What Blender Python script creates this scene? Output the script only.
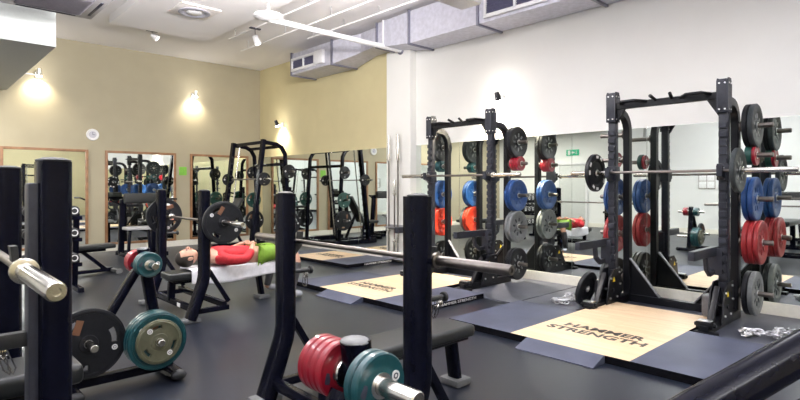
import bpy, bmesh, math, random
from mathutils import Vector, Matrix, Quaternion
random.seed(7)
PI = math.pi
for o in list(bpy.data.objects): bpy.data.objects.remove(o)
COL = bpy.context.scene.collection
SC = bpy.context.scene

# ---------------------------------------------------------------- camera, world, lights, exposure
# room axes: x runs towards the mirrored wall, y towards the beige wall with the framed mirrors
F = 535.0
cam_d = bpy.data.cameras.new('camera'); cam = bpy.data.objects.new('camera', cam_d); COL.objects.link(cam)
cam_d.lens = F / 800 * 36; cam_d.sensor_width = 36; cam_d.sensor_fit = 'HORIZONTAL'
cam_d.shift_y = -14 / 800; cam_d.clip_start = 0.05
cam.location = (0, 0, 1.36)
cam.rotation_euler = (PI / 2, 0, math.atan2(.728, .686) - PI / 2)
SC.camera = cam
SC.view_settings.view_transform = 'Standard'; SC.view_settings.look = 'None'
SC.view_settings.gamma = 1; SC.view_settings.use_curve_mapping = False
SC.view_settings.exposure = 0.08
w = bpy.data.worlds.new('world'); SC.world = w; w.use_nodes = True
w.node_tree.nodes['Background'].inputs[0].default_value = (.8, .85, 1, 1)
w.node_tree.nodes['Background'].inputs[1].default_value = 0.3

def area(name, loc, sx, sy, power, col=(.98, .98, 1.0), up=False):
    l = bpy.data.lights.new(name, 'AREA'); l.shape = 'RECTANGLE'; l.size = sx; l.size_y = sy
    l.energy = power; l.color = col
    o = bpy.data.objects.new(name, l); COL.objects.link(o); o.location = loc
    if up: o.rotation_euler = (PI, 0, 0)
    return o
FILL_PENDANTS = [(-1.6, -2.0), (1.6, -2.0), (4.6, -2.0), (-1.6, 1.4), (1.6, 1.4), (4.6, 1.2), (-1.6, 3.9), (.5, 4.6), (3.7, 3.6)]  # unseen pendants, added to brighten the ceiling and the room
for i, (x, y) in enumerate(FILL_PENDANTS):
    area('fill_pendant_down', (x, y, 3.23), 1.4, .22, 40 if y < 0 else 14 if y < 3 else 34)
    area('fill_pendant_up', (x, y, 3.37), 1.4, .22, 110 if y < 0 else (50 if x < 3 else 22) if y < 3 else (85 if x < 3 else 60), (.95, .94, 1), True)
FILL_FLOODS = [((-1.4, 6.0, 2.95), (.3, 1, .5), 8), ((1.5, 4.15, 3.1), (.35, 1, .65), 75), ((3.0, 3.9, 3.4), (.02, 1, .5), 200)]  # unseen floods, added to wash the far ceiling and walls
for p, d_, pw in FILL_FLOODS:
    o = area('fill_flood', p, 1.2, .3, pw, (1, .96, .95)); o.rotation_euler = Vector(d_).to_track_quat('-Z', 'Z').to_euler(); o.data.spread = math.radians(130)
FILL_DOWNLIGHTS = [(3.3, 5.2), (3.3, 6.6), (0.6, 9.4), (0.6, 11.2), (-1.6, 9.4), (-1.6, 11.2)]  # downlights added out of view to help light the far part
for x, y in FILL_DOWNLIGHTS:
    area('fill_downlight', (x, y, 4.10 if x > 2 else 3.12), .3, .3, 60, (1, .95, .88))

# ---------------------------------------------------------------- helpers
def V(*a): return Vector(a)
def tag(o, label=None, cat=None, group=None, kind=None):
    if label: o['label'] = label
    if cat: o['category'] = cat
    if group: o['group'] = group
    if kind: o['kind'] = kind
    return o
def thing(name, label, cat, loc=(0, 0, 0), rz=0, group=None):
    o = bpy.data.objects.new(name, None); COL.objects.link(o)
    o.empty_display_size = .1
    o.location = loc; o.rotation_euler = (0, 0, rz)
    return tag(o, label, cat, group)
def copy_tree(o, parent=None):
    c = o.copy(); COL.objects.link(c); c.parent = parent
    for ch in list(o.children): copy_tree(ch, c)
    return c

class MB:
    def __init__(s): s.bm = bmesh.new()
    def _bev(s, verts, b, seg=2):
        if b <= 0: return
        es = {e for v in verts for e in v.link_edges}
        bmesh.ops.bevel(s.bm, geom=list(es), offset=b, segments=seg, affect='EDGES', profile=.6, clamp_overlap=True)
    def box(s, c, d, bev=.004, R=None, seg=2):
        r = bmesh.ops.create_cube(s.bm, size=1)['verts']
        M = Matrix.Translation(Vector(c)) @ (R.to_4x4() if R else Matrix()) @ Matrix.Diagonal((d[0], d[1], d[2], 1))
        bmesh.ops.transform(s.bm, matrix=M, verts=r)
        s._bev(r, min(bev, min(d) * .45), seg)
        return s
    def frame(s, p1, p2, up=(0, 0, 1)):
        z = (Vector(p2) - Vector(p1)).normalized(); up = Vector(up)
        if abs(z.dot(up)) > .98: up = Vector((1, 0, 0))
        x = up.cross(z).normalized(); y = z.cross(x)
        return Matrix((x, y, z)).transposed()
    def beam(s, p1, p2, w, h, up=(0, 0, 1), bev=.004, seg=2):
        # w across, h along 'up'
        p1, p2 = Vector(p1), Vector(p2)
        return s.box((p1 + p2) / 2, (w, h, (p2 - p1).length), bev, s.frame(p1, p2, up), seg)
    def cyl(s, p1, p2, r, r2=None, seg=24, bev=0):
        p1, p2 = Vector(p1), Vector(p2); L = (p2 - p1).length
        if r2 is None: r2 = r
        b = min(bev, L * .3, r * .5)
        prof = [(0, 0)] + ([(r - b, 0), (r, b), (r2, L - b), (r2 - b, L)] if b > 0 else [(r, 0), (r2, L)]) + [(0, L)]
        return s.lathe(p1, p2 - p1, prof, seg)
    def lathe(s, org, axis, prof, seg=32, arc=None):
        org = Vector(org); q = Vector((0, 0, 1)).rotation_difference(Vector(axis).normalized()).to_matrix()
        rings = []
        for r, h in prof:
            if r < 1e-6: rings.append([s.bm.verts.new(org + q @ Vector((0, 0, h)))])
            else: rings.append([s.bm.verts.new(org + q @ Vector((r * math.cos(2 * PI * i / seg), r * math.sin(2 * PI * i / seg), h))) for i in range(seg)])
        for a, b in zip(rings, rings[1:]):
            for i in range(seg):
                j = (i + 1) % seg
                if len(a) == 1 and len(b) == 1: continue
                if len(a) == 1: s.bm.faces.new((a[0], b[i], b[j]))
                elif len(b) == 1: s.bm.faces.new((a[i], b[0], a[j]))
                else: s.bm.faces.new((a[i], b[i], b[j], a[j]))
        return s
    def sweep(s, pts, prof, up=(0, 0, 1), caps=True, closed=False):
        pts = [Vector(p) for p in pts]; n = len(pts); rings = []
        up = Vector(up)
        for i, p in enumerate(pts):
            if closed: a = (pts[i] - pts[i - 1]).normalized(); b = (pts[(i + 1) % n] - pts[i]).normalized()
            else:
                a = (pts[i] - pts[max(i - 1, 0)]); b = (pts[min(i + 1, n - 1)] - pts[i])
                if a.length < 1e-9: a = b
                if b.length < 1e-9: b = a
                a = a.normalized(); b = b.normalized()
            t = (a + b).normalized() if (a + b).length > 1e-6 else a
            u = up - t * up.dot(t)
            if u.length < .05: u = Vector((1, 0, 0)) - t * t.x
            if u.length < .05: u = Vector((0, 1, 0)) - t * t.y
            u.normalize(); x = u.cross(t)
            k = 1 / max(.5, t.dot(a))
            # stretch only in the bend plane
            bend = (b - a)
            ring = []
            for px, py in prof:
                off = x * px + u * py
                if bend.length > 1e-4:
                    bd = (bend - t * bend.dot(t)).normalized()
                    off += bd * off.dot(bd) * (k - 1)
                ring.append(s.bm.verts.new(p + off))
            rings.append(ring)
            up = u if True else up
        m = len(prof)
        prs = list(zip(rings, rings[1:])) + ([(rings[-1], rings[0])] if closed else [])
        for A, B in prs:
            for i in range(m):
                j = (i + 1) % m
                s.bm.faces.new((A[i], A[j], B[j], B[i]))
        if caps and not closed:
            s.bm.faces.new(list(reversed(rings[0]))); s.bm.faces.new(rings[-1])
        return s
    def tube(s, pts, r, seg=12, up=(0, 0, 1), closed=False):
        return s.sweep(pts, [(r * math.cos(2 * PI * i / seg), r * math.sin(2 * PI * i / seg)) for i in range(seg)], up, True, closed)
    def prism(s, poly, org, ux, uy, t):
        # poly in (ux, uy) coordinates, extruded symmetric along the normal by t
        org, ux, uy = Vector(org), Vector(ux).normalized(), Vector(uy).normalized(); n = ux.cross(uy)
        A = [s.bm.verts.new(org + ux * a + uy * b - n * t / 2) for a, b in poly]
        B = [s.bm.verts.new(org + ux * a + uy * b + n * t / 2) for a, b in poly]
        s.bm.faces.new(list(reversed(A))); s.bm.faces.new(B)
        for i in range(len(poly)):
            j = (i + 1) % len(poly); s.bm.faces.new((A[i], A[j], B[j], B[i]))
        return s
    def sphere(s, c, r, sc=(1, 1, 1), u=20, v=12, R=None):
        vs = bmesh.ops.create_uvsphere(s.bm, u_segments=u, v_segments=v, radius=r)['verts']
        bmesh.ops.transform(s.bm, matrix=Matrix.Translation(Vector(c)) @ (R.to_4x4() if R else Matrix()) @ Matrix.Diagonal((*sc, 1)), verts=vs)
        return s
    def mesh(s, m, M=Matrix()):
        n = len(s.bm.verts); s.bm.from_mesh(m); s.bm.verts.ensure_lookup_table()
        bmesh.ops.transform(s.bm, matrix=M, verts=s.bm.verts[n:]); return s
    def build(s, name, mat, parent=None, smooth=True, kind=None, label=None):
        bmesh.ops.recalc_face_normals(s.bm, faces=s.bm.faces)
        me = bpy.data.meshes.new(name); s.bm.to_mesh(me); s.bm.free()
        o = bpy.data.objects.new(name, me); COL.objects.link(o)
        if mat: me.materials.append(mat)
        if smooth:
            for p in me.polygons: p.use_smooth = True
            try: me.set_sharp_from_angle(angle=math.radians(38))
            except Exception: pass
        o.parent = parent
        if kind: o['kind'] = kind
        if label: o['label'] = label
        return o

def oval(w, h, n=24, p=3.2):
    out = []
    for i in range(n):
        a = 2 * PI * i / n; c, s_ = math.cos(a), math.sin(a)
        out.append((w / 2 * math.copysign(abs(c) ** (2 / p), c), h / 2 * math.copysign(abs(s_) ** (2 / p), s_)))
    return out
def rect(w, h, b=.006):
    x, y = w / 2, h / 2
    return [(x, -y + b), (x, y - b), (x - b, y), (-x + b, y), (-x, y - b), (-x, -y + b), (-x + b, -y), (x - b, -y)]
def arc_pts(c, r, a0, a1, ux, uy, n=8):
    c, ux, uy = Vector(c), Vector(ux), Vector(uy)
    return [c + ux * r * math.cos(a0 + (a1 - a0) * i / n) + uy * r * math.sin(a0 + (a1 - a0) * i / n) for i in range(n + 1)]

# ---------------------------------------------------------------- materials
MATS = {}
def mat(name, col, rough=.5, metal=0, var=.08, scale=30, bump=0, bscale=200, emit=None, estr=0, coat=0, col2=None, spec=.5, rvar=0):
    if name in MATS: return MATS[name]
    m = bpy.data.materials.new(name); m.use_nodes = True; nt = m.node_tree; N = nt.nodes; L = nt.links
    b = N['Principled BSDF']; MATS[name] = m
    b.inputs['Roughness'].default_value = rough; b.inputs['Metallic'].default_value = metal
    b.inputs['Coat Weight'].default_value = coat; b.inputs['Specular IOR Level'].default_value = spec
    tc = N.new('ShaderNodeTexCoord'); no = N.new('ShaderNodeTexNoise'); no.inputs['Scale'].default_value = scale; no.inputs['Detail'].default_value = 5
    L.new(tc.outputs['Object'], no.inputs['Vector'])
    cr = N.new('ShaderNodeValToRGB'); c2 = col2 or tuple(min(1, c * (1 + var)) for c in col); c1 = col if col2 else tuple(c * (1 - var) for c in col)
    cr.color_ramp.elements[0].color = (*c1, 1); cr.color_ramp.elements[1].color = (*c2, 1)
    cr.color_ramp.elements[0].position = .35; cr.color_ramp.elements[1].position = .65
    L.new(no.outputs['Fac'], cr.inputs[0]); L.new(cr.outputs[0], b.inputs['Base Color'])
    if rvar:
        mr = N.new('ShaderNodeMapRange'); mr.inputs[3].default_value = rough - rvar; mr.inputs[4].default_value = rough + rvar
        mr.inputs[1].default_value = .3; mr.inputs[2].default_value = .7
        L.new(no.outputs['Fac'], mr.inputs[0]); L.new(mr.outputs[0], b.inputs['Roughness'])
    if bump:
        n2 = N.new('ShaderNodeTexNoise'); n2.inputs['Scale'].default_value = bscale; L.new(tc.outputs['Object'], n2.inputs['Vector'])
        bp = N.new('ShaderNodeBump'); bp.inputs['Strength'].default_value = bump; bp.inputs['Distance'].default_value = .003
        L.new(n2.outputs['Fac'], bp.inputs['Height']); L.new(bp.outputs[0], b.inputs['Normal'])
    if emit:
        b.inputs['Emission Color'].default_value = (*emit, 1); b.inputs['Emission Strength'].default_value = estr
    return m
M_frame = mat('black_powder_coat', (.003, .0035, .009), .2, var=.15, spec=.14)
M_rack = mat('charcoal_powder_coat', (.022, .024, .034), .42, var=.12, bump=.1, spec=.3)
M_rackd = mat('dark_rack_steel', (.006, .0065, .009), .35, var=.12, spec=.25)
M_chrome = mat('brushed_chrome', (.62, .6, .56), .22, 1, var=.06)
M_bar = mat('barbell_steel', (.20, .18, .165), .36, 1, var=.08)
M_bolt = mat('bolt_steel', (.8, .8, .8), .3, 1)
M_vinyl = mat('black_vinyl', (.010, .012, .013), .42, var=.1, bump=.15, bscale=400)
M_rub = mat('black_rubber', (.011, .012, .014), .5, var=.15, bump=.2)
M_rubg = mat('grey_rubber', (.16, .165, .17), .5, var=.15)
M_foot = mat('foot_rubber', (.10, .105, .11), .5, var=.15)
P_black = mat('plate_black', (.010, .011, .014), .45, spec=.25, var=.15)
P_grey = mat('plate_grey', (.15, .16, .165), .42, var=.12)
P_dark = mat('plate_dark_grey', (.035, .042, .046), .45, spec=.25, var=.12)
P_blue = mat('plate_blue', (.010, .055, .20), .42, var=.1)
P_red = mat('plate_red', (.28, .016, .02), .42, var=.1)
P_orange = mat('plate_orange_red', (.62, .045, .02), .42, var=.1)
P_crim = mat('plate_crimson', (.25, .006, .018), .34, var=.08, coat=.2)
P_teal = mat('plate_teal', (.006, .055, .066), .33, var=.1, coat=.2)
P_green = mat('plate_green', (.008, .06, .05), .42, var=.1)
P_olive = mat('plate_olive', (.10, .10, .062), .4, var=.1)
M_mark = mat('white_marking', (.7, .7, .7), .5)
M_gold = mat('bronze_marking', (.16, .07, .035), .5)
M_white = mat('white_paint_metal', (.72, .72, .74), .4, var=.03)
M_galv = mat('galvanised_sheet', (.52, .52, .60), .45, .2, var=.09, scale=14)
M_dark = mat('louvre_dark', (.035, .035, .06), .5)
M_frame_wood = mat('mirror_frame_wood', (.24, .12, .055), .5, var=.2, scale=8)

def wood_mat():
    m = bpy.data.materials.new('platform_wood'); m.use_nodes = True; nt = m.node_tree; N = nt.nodes; L = nt.links
    b = N['Principled BSDF']; b.inputs['Roughness'].default_value = .35
    tc = N.new('ShaderNodeTexCoord')
    br = N.new('ShaderNodeTexBrick'); br.inputs['Scale'].default_value = 1; br.offset = .37
    br.inputs['Brick Width'].default_value = .55; br.inputs['Row Height'].default_value = .045; br.inputs['Mortar Size'].default_value = .0006
    br.inputs['Color1'].default_value = (.84, .60, .37, 1); br.inputs['Color2'].default_value = (.92, .71, .48, 1); br.inputs['Mortar'].default_value = (.5, .33, .18, 1)
    mp = N.new('ShaderNodeMapping'); mp.inputs['Rotation'].default_value = (0, 0, PI / 2)
    L.new(tc.outputs['Object'], mp.inputs[0]); L.new(mp.outputs[0], br.inputs['Vector'])
    no = N.new('ShaderNodeTexNoise'); no.inputs['Scale'].default_value = 6
    mp2 = N.new('ShaderNodeMapping'); mp2.inputs['Scale'].default_value = (6, 1, 1)
    L.new(tc.outputs['Object'], mp2.inputs[0]); L.new(mp2.outputs[0], no.inputs['Vector'])
    mx = N.new('ShaderNodeMixRGB'); mx.blend_type = 'MULTIPLY'; mx.inputs[0].default_value = .22
    L.new(br.outputs['Color'], mx.inputs[1]); L.new(no.outputs['Fac'], mx.inputs[2]); L.new(mx.outputs[0], b.inputs['Base Color'])
    return m
M_wood = wood_mat()
def floor_mat():
    m = bpy.data.materials.new('rubber_floor'); m.use_nodes = True; nt = m.node_tree; N = nt.nodes; L = nt.links
    b = N['Principled BSDF']
    tc = N.new('ShaderNodeTexCoord'); no = N.new('ShaderNodeTexNoise'); no.inputs['Scale'].default_value = .9; no.inputs['Detail'].default_value = 6
    L.new(tc.outputs['Object'], no.inputs['Vector'])
    n2 = N.new('ShaderNodeTexNoise'); n2.inputs['Scale'].default_value = 260; L.new(tc.outputs['Object'], n2.inputs['Vector'])
    cr = N.new('ShaderNodeValToRGB'); cr.color_ramp.elements[0].color = (.003, .0048, .010, 1); cr.color_ramp.elements[1].color = (.012, .016, .028, 1)
    cr.color_ramp.elements[0].position = .3; cr.color_ramp.elements[1].position = .75
    b.inputs['Specular IOR Level'].default_value = .5
    mx = N.new('ShaderNodeMixRGB'); mx.inputs[0].default_value = .3
    L.new(no.outputs['Fac'], mx.inputs[1]); L.new(n2.outputs['Fac'], mx.inputs[2]); L.new(mx.outputs[0], cr.inputs[0]); L.new(cr.outputs[0], b.inputs['Base Color'])
    mr = N.new('ShaderNodeMapRange'); mr.inputs[3].default_value = .26; mr.inputs[4].default_value = .42; L.new(no.outputs['Fac'], mr.inputs[0]); L.new(mr.outputs[0], b.inputs['Roughness'])
    bp = N.new('ShaderNodeBump'); bp.inputs['Strength'].default_value = .12; bp.inputs['Distance'].default_value = .002; L.new(n2.outputs['Fac'], bp.inputs['Height']); L.new(bp.outputs[0], b.inputs['Normal'])
    return m
M_floor = floor_mat()
M_mat = mat('platform_rubber', (.040, .046, .078), .5, scale=2.2, col2=(.066, .076, .12), bump=.15, bscale=300)
M_matd = mat('platform_edge_rubber', (.004, .004, .006), .8, var=.2, spec=.05)
M_matr = mat('rear_mat_rubber', (.04, .044, .062), .4, scale=2.5, col2=(.08, .085, .11), bump=.15, bscale=300)
M_yellow = mat('yellow_wall_paint', (.60, .53, .31), .75, var=.02, scale=3)
M_beige = mat('beige_wall_paint', (.36, .325, .23), .75, var=.02, scale=3)
M_whitew = mat('white_wall_paint', (.77, .77, .75), .7, var=.012, scale=2)
M_left = mat('opposite_wall_paint', (.76, .77, .76), .7, var=.012, scale=2)
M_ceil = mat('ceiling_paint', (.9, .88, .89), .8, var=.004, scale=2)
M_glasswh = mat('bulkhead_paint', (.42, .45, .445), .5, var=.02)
M_mirror = mat('mirror_glass', (.85, .90, .86), .015, 1, var=0)
M_trim = mat('skirting_paint', (.74, .72, .64), .5, var=.03)
M_glow = mat('lamp_glow', (1, 1, 1), .5, emit=(1, .93, .82), estr=45)

# ---------------------------------------------------------------- the room
U, W = 6.72, 12.3           # mirrored wall, beige wall
UC, VD, H = -3.42, -4.0, 4.28
def st(name, c, d, m, bev=0): return MB().box(c, d, bev).build(name, m, None, False, 'structure')
st('floor', ((U + UC) / 2, (W + VD) / 2, -.05), (U - UC + .4, W - VD + .4, .1), M_floor)
st('ceiling', ((U + UC) / 2, (W + VD) / 2, H + .05), (U - UC + .4, W - VD + .4, .1), M_ceil)
st('wall_back', ((U + UC) / 2, W + .1, H / 2), (U - UC + .4, .2, H), M_beige)
st('wall_right_yellow', (U + .1, (7.4 + W) / 2, H / 2), (.2, W - 7.4, H), M_yellow)
st('wall_right_white', (U + .1, (7.4 + VD) / 2, H / 2), (.2, 7.4 - VD, H), M_whitew)
st('wall_left', (UC - .1, (W + VD) / 2, H / 2), (.2, W - VD, H), M_left)
st('wall_front', ((U + UC) / 2, VD - .1, H / 2), (U - UC + .4, .2, H), M_yellow)
st('wall_pilaster', (U - .075, 7.02, 1.9), (.15, .62, 3.8), M_whitew, .004)
st('baseboard_back', ((U + UC) / 2, W - .012, .065), (U - UC, .024, .13), M_trim, .004)
st('baseboard_right', (U - .012, (6.7 + VD) / 2, .07), (.024, 6.7 - VD, .13), M_trim, .004)
st('baseboard_right_far', (U - .012, (7.34 + W) / 2, .065), (.024, W - 7.34, .13), M_trim, .004)
st('baseboard_left', (UC + .012, (W + VD) / 2, .065), (.024, W - VD, .13), M_trim, .004)
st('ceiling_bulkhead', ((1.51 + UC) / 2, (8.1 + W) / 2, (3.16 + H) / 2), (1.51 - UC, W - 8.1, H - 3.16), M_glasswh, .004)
st('ceiling_raft', (3.5, 4.3, 4.21), (1.70, 11.5, .14), M_ceil, .004)
# door and exit on the wall opposite the mirrors
d = MB(); d.box((UC + .03, 9.25, 1.03), (.06, .95, 2.06), .01).build('door_1', mat('door_grey', (.55, .57, .56), .5), None, True, 'structure')
MB().box((UC + .035, 8.73, 1.06), (.07, .08, 2.12), .01).box((UC + .035, 9.77, 1.06), (.07, .08, 2.12), .01).box((UC + .035, 9.25, 2.12), (.07, 1.12, .08), .01).build('trim_1', M_white, None, True, 'structure')

# framed mirrors on the beige wall
names = {1.40: 'tall wood framed mirror on beige wall behind the large near posts, leftmost in view',
         3.16: 'tall wood framed mirror on beige wall behind the seated machine with black pad',
         4.93: 'tall wood framed mirror on beige wall nearest the room corner, behind the purple-topped person',
         -.37: 'tall wood framed mirror on beige wall under the bulkhead, just outside the left picture edge'}
for x0 in (1.40, 3.16, 4.93, -.37):
    x1 = x0 + 1.45
    t = thing('framed_mirror', names[x0], 'mirror', ((x0 + x1) / 2, W, .13), 0, 'framed mirrors on the beige wall')
    hw, Hm = .725, 1.97
    MB().box((0, -.012, Hm / 2), (1.36, .012, Hm - .09), .001).build('mirror_glass', M_mirror, t, False)
    f = MB()
    for sx in (-1, 1): f.box((sx * (hw - .025), -.022, Hm / 2), (.05, .04, Hm), .004)
    for z in (.025, Hm - .025): f.box((0, -.022, z), (1.35, .038, .05), .004)
    f.build('wooden_frame', M_frame_wood, t)

def long_mirror(label, y0, y1, n):
    t = thing('wall_mirror', label, 'mirror', (U, (y0 + y1) / 2, 0))
    wd = (y1 - y0) / n
    for i in range(n):
        MB().box((-.008, y0 + wd * (i + .5) - (y0 + y1) / 2, (.14 + 2.08) / 2), (.012, wd - .004, 2.08 - .14), .001).build('mirror_panel', M_mirror, t, False)
long_mirror('long frameless mirror on the white wall behind the two power racks', 6.70 - 10, 6.70, 10)
long_mirror('frameless mirror on the yellow wall between the corner and white pilaster', 7.36, 12.16, 5)

# ceiling: duct, units, pipe, conduits
duct = thing('air_duct', 'long galvanised rectangular air duct with louvres hung along the mirrored wall', 'duct', (6.4, 3, 3.7))
def loc(o, p): return tuple(a - b for a, b in zip(p, o.location))
def duct_piece(y0, y1, a, b):
    # a, b = (xmin, xmax, zmin, zmax) at each end
    m = MB(); vs = []
    for y, (x0, x1, z0, z1) in ((y0, a), (y1, b)):
        vs.append([m.bm.verts.new(loc(duct, (x, y, z))) for x, z in ((x0, z0), (x1, z0), (x1, z1), (x0, z1))])
    for i in range(4):
        j = (i + 1) % 4; m.bm.faces.new((vs[0][i], vs[0][j], vs[1][j], vs[1][i]))
    m.bm.faces.new(vs[0]); m.bm.faces.new(vs[1]); return m.build('duct_section', M_galv, duct, False)
def flange(y, s_):
    x0, x1, z0, z1 = s_; m = MB()
    for zz in (z0 - .012, z1 + .004): m.box(loc(duct, ((x0 + x1) / 2, y, zz)), (x1 - x0 + .03, .04, .03), .003)
    for xx in (x0 - .012, x1 - .0): m.box(loc(duct, (xx, y, (z0 + z1) / 2)), (.03, .04, z1 - z0 + .05), .003)
    m.build('flange', mat('flange_steel', (.2, .2, .26), .45, .4), duct)
A = (6.12, 6.68, 3.70, 4.22); B = (6.3, 6.68, 3.84, 4.2); Cc = (6.08, 6.68, 3.70, 4.14)
duct_piece(-3.9, 2.3, A, A); duct_piece(2.3, 4.85, A, A); duct_piece(4.85, 6.27, A, A)
duct_piece(6.27, 7.12, A, (6.16, 6.68, 3.8, 4.22)); duct_piece(7.12, 7.75, (6.2, 6.68, 3.86, 4.18), B)
duct_piece(7.75, 8.35, B, Cc); duct_piece(8.35, 9.8, Cc, Cc)
for y, s_ in ((2.3, A), (4.85, A), (6.27, A), (7.12, (6.16, 6.68, 3.8, 4.2)), (8.35, Cc), (9.78, Cc), (3.2, A)): flange(y, s_)
def grille(y0, y1, x, z0, z1, split):
    g = MB(); yc = (y0 + y1) / 2; hy = (y1 - y0) / 2; zc = (z0 + z1) / 2
    for zz in (z0, z1): g.box(loc(duct, (x - .02, yc, zz)), (.05, hy * 2 + .05, .05), .004)
    for yy in (y0, y1) + split: g.box(loc(duct, (x - .02, yy, zc)), (.05, .04, z1 - z0), .004)
    gr = g.build('louvre_frame', M_white, duct)
    MB().box(loc(duct, (x - .004, yc, zc)), (.006, hy * 2, z1 - z0), 0).build('louvre_back', M_dark, gr)
    l = MB(); n = int((z1 - z0) / .03)
    for i in range(n):
        l.box(loc(duct, (x - .018, yc, z0 + (i + .5) * (z1 - z0) / n)), (.03, hy * 2, .004), 0, Matrix.Rotation(.7, 3, 'Y'))
    l.build('louvre_blades', mat('blade_grey', (.12, .12, .2), .5), gr)
grille(3.72, 4.7, 6.12, 3.77, 4.15, (4.2,)); grille(8.9, 9.72, 6.08, 3.78, 4.0, (9.3,))
MB().box(loc(duct, (6.05, 8.72, 3.89)), (.08, .26, .26), .006).build('access_panel', M_white, duct)

ac = thing('ceiling_cassette', 'white square air conditioning cassette with grey grille in the top left corner', 'air conditioner', (1.30, 7.08, 3.45))
MB().box((0, 0, .03), (.98, .98, .06), .02).box((0, 0, .2), (.8, .8, .3), .01).build('housing', mat('cassette_paint', (.5, .49, .5), .5), ac)
g = MB(); g.box((0, 0, -.004), (.66, .68, .012), .003)
g.build('grille', mat('grille_grey', (.07, .07, .09), .6), ac)
l = MB()
for i in range(16): l.box((0, -.31 + i * .0413, -.014), (.66, .006, .012), 0)
l.build('grille_blades', mat('blade_mid_grey', (.12, .11, .13), .6), ac)
s_ = MB()
for a in range(4):
    R = Matrix.Rotation(a * PI / 2, 3, 'Z'); s_.box(R @ V(.42, 0, -.002), (.03, .6, .01), .002, R)
s_.build('air_slot', M_dark, ac)
for sx in (-1, 1):
    for sy in (-1, 1): MB().cyl((sx * .38, sy * .38, .34), (sx * .38, sy * .38, .83), .008, seg=8).build('hanger_rod', M_bolt, ac)

rc = thing('ceiling_diffuser', 'white ceiling panel with round light diffuser ring on the hanging raft', 'ceiling vent', (3.44, 8.4, 4.14))
MB().box((0, 0, -.012), (.62, .62, .024), .004).build('panel', mat('panel_warm_white', (.8, .76, .74), .6), rc)
MB().lathe((0, 0, -.024), (0, 0, -1), [(.22, 0), (.24, .02), (.2, .03), (.16, .015), (.15, 0)], 40).build('outer_ring', mat('ring_grey', (.36, .36, .42), .5), rc)
MB().lathe((0, 0, -.024), (0, 0, -1), [(.0, .03), (.1, .03), (.12, .015), (.12, 0)], 40).build('centre_disc', M_white, rc)

pipe = thing('ceiling_pipe', 'white round pipe slanting across under the ceiling to the mirrored wall', 'pipe', (3.95, 6.95, 3.78))
MB().cyl((0, 0, 0), (2.6, 0, 0), .042, seg=20).build('pipe_run', M_white, pipe)
MB().cyl((2.6, 0, 0), (2.66, 0, 0), .075, seg=20, bev=.01).build('end_collar', mat('flange_steel', (.2, .2, .26)), pipe)
MB().lathe((-.02, 0, .06), (0, 0, -1), [(0, 0), (.2, 0), (.22, .03), (.1, .08), (0, .09)], 28).build('start_cover', M_white, pipe)
MB().cyl((-.02, 0, .06), (-.02, 0, .22), .02).build('hanger', M_white, pipe); MB().box((2.2, 0, .24), (.03, .03, .44), .003).build('hanger', M_white, pipe)

def conduit(lbl, x, y0, y1, z):
    t = thing('ceiling_conduit', lbl, 'conduit', (x, y0, z))
    MB().beam((0, 0, 0), (0, y1 - y0, 0), .022, .022).build('conduit_run', M_ceil, t)
    for i in range(4):
        yy = (y1 - y0) * (.04 + .3 * i); MB().cyl((0, yy, 0), (0, yy, H - z), .01, seg=8).build('hanger_rod', M_bolt, t)
conduit('thin white lighting rail under the ceiling beside the raft edge', 4.6, 5.5, 9.6, 4.14)
conduit('thin white conduit hung on rods between rail and duct', 5.15, 5.5, 10.2, 4.12)
conduit('thin white conduit nearest the galvanised duct', 5.7, 5.5, 8.6, 4.16)
def spotlight(lbl, p, R, top):
    t = thing('spotlight', lbl, 'lamp', p)
    MB().cyl((0, 0, 0), (0, 0, top), .008, seg=8).box((0, 0, top - .01), (.2, .06, .02), .003).build('mount', M_dark, t)
    h_ = MB().cyl((0, 0, .0), Vector(R) * .16, .05, .06, bev=.008).build('lamp_head', M_white, t)
    MB().cyl(Vector(R) * .155, Vector(R) * .165, .05).build('lamp_lens', mat('lamp_face', (1, 1, 1), .4, emit=(1, .97, .95), estr=2.5), t)
spotlight('small white spotlight on black mount under ceiling near the beige wall', (3.5, 10.5, 4.21), (.5, -.3, -.5), .07)
spotlight('small white spotlight with black clamp on the lighting rail', (4.6, 8.6, 4.0), (.2, -.3, -.9), .14)
spotlight('small ceiling spotlight at the top picture edge above the cassette unit', (2.15, 8.3, 4.1), (0, -.3, -.9), .18)
for x, y in FILL_PENDANTS:  # housings for the added pendants, out of view
    t = thing('fill_pendant', 'added unseen linear fill light in the near half of the room', 'lamp', (x, y, 3.3), 0, 'added linear fill lights')
    MB().box((0, 0, 0), (1.46, .26, .1), .01).build('housing', M_white, t)
    for sx in (-.6, .6): MB().cyl((sx, 0, .04), (sx, 0, H - 3.3 if not (2.6 < x < 4.4) else .84), .004, seg=6).build('cable', M_bolt, t)
for p, d_, pw in FILL_FLOODS:  # housings for the added floods, out of view
    t = thing('fill_flood', 'added unseen fill flood light aimed at the far end of the room', 'lamp', p, 0, 'added fill lights for the far end')
    R = Vector(d_).to_track_quat('-Z', 'Z').to_matrix()
    MB().box(R @ V(0, 0, .06), (1.24, .34, .09), .01, R).build('housing', M_white, t)
    MB().cyl((-.4, 0, .1), (-.4, 0, H - p[2]), .006, seg=6).build('hanger_rod', M_bolt, t); MB().cyl((.4, 0, .1), (.4, 0, H - p[2]), .006, seg=6).build('hanger_rod', M_bolt, t)
for x, y in FILL_DOWNLIGHTS:  # rings around the added downlights, out of view
    zc = 4.14 if x > 2 else 3.16
    t = tag(MB().lathe((0, 0, 0), (0, 0, -1), [(.17, 0), (.2, 0), (.2, .015), (.17, .02), (.165, 0)], 32).build('fill_downlight_ring', M_white), 'added unseen downlight ring for fill, set in the ceiling', 'lamp', 'added fill downlights')
    t.location = (x, y, zc)

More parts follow.
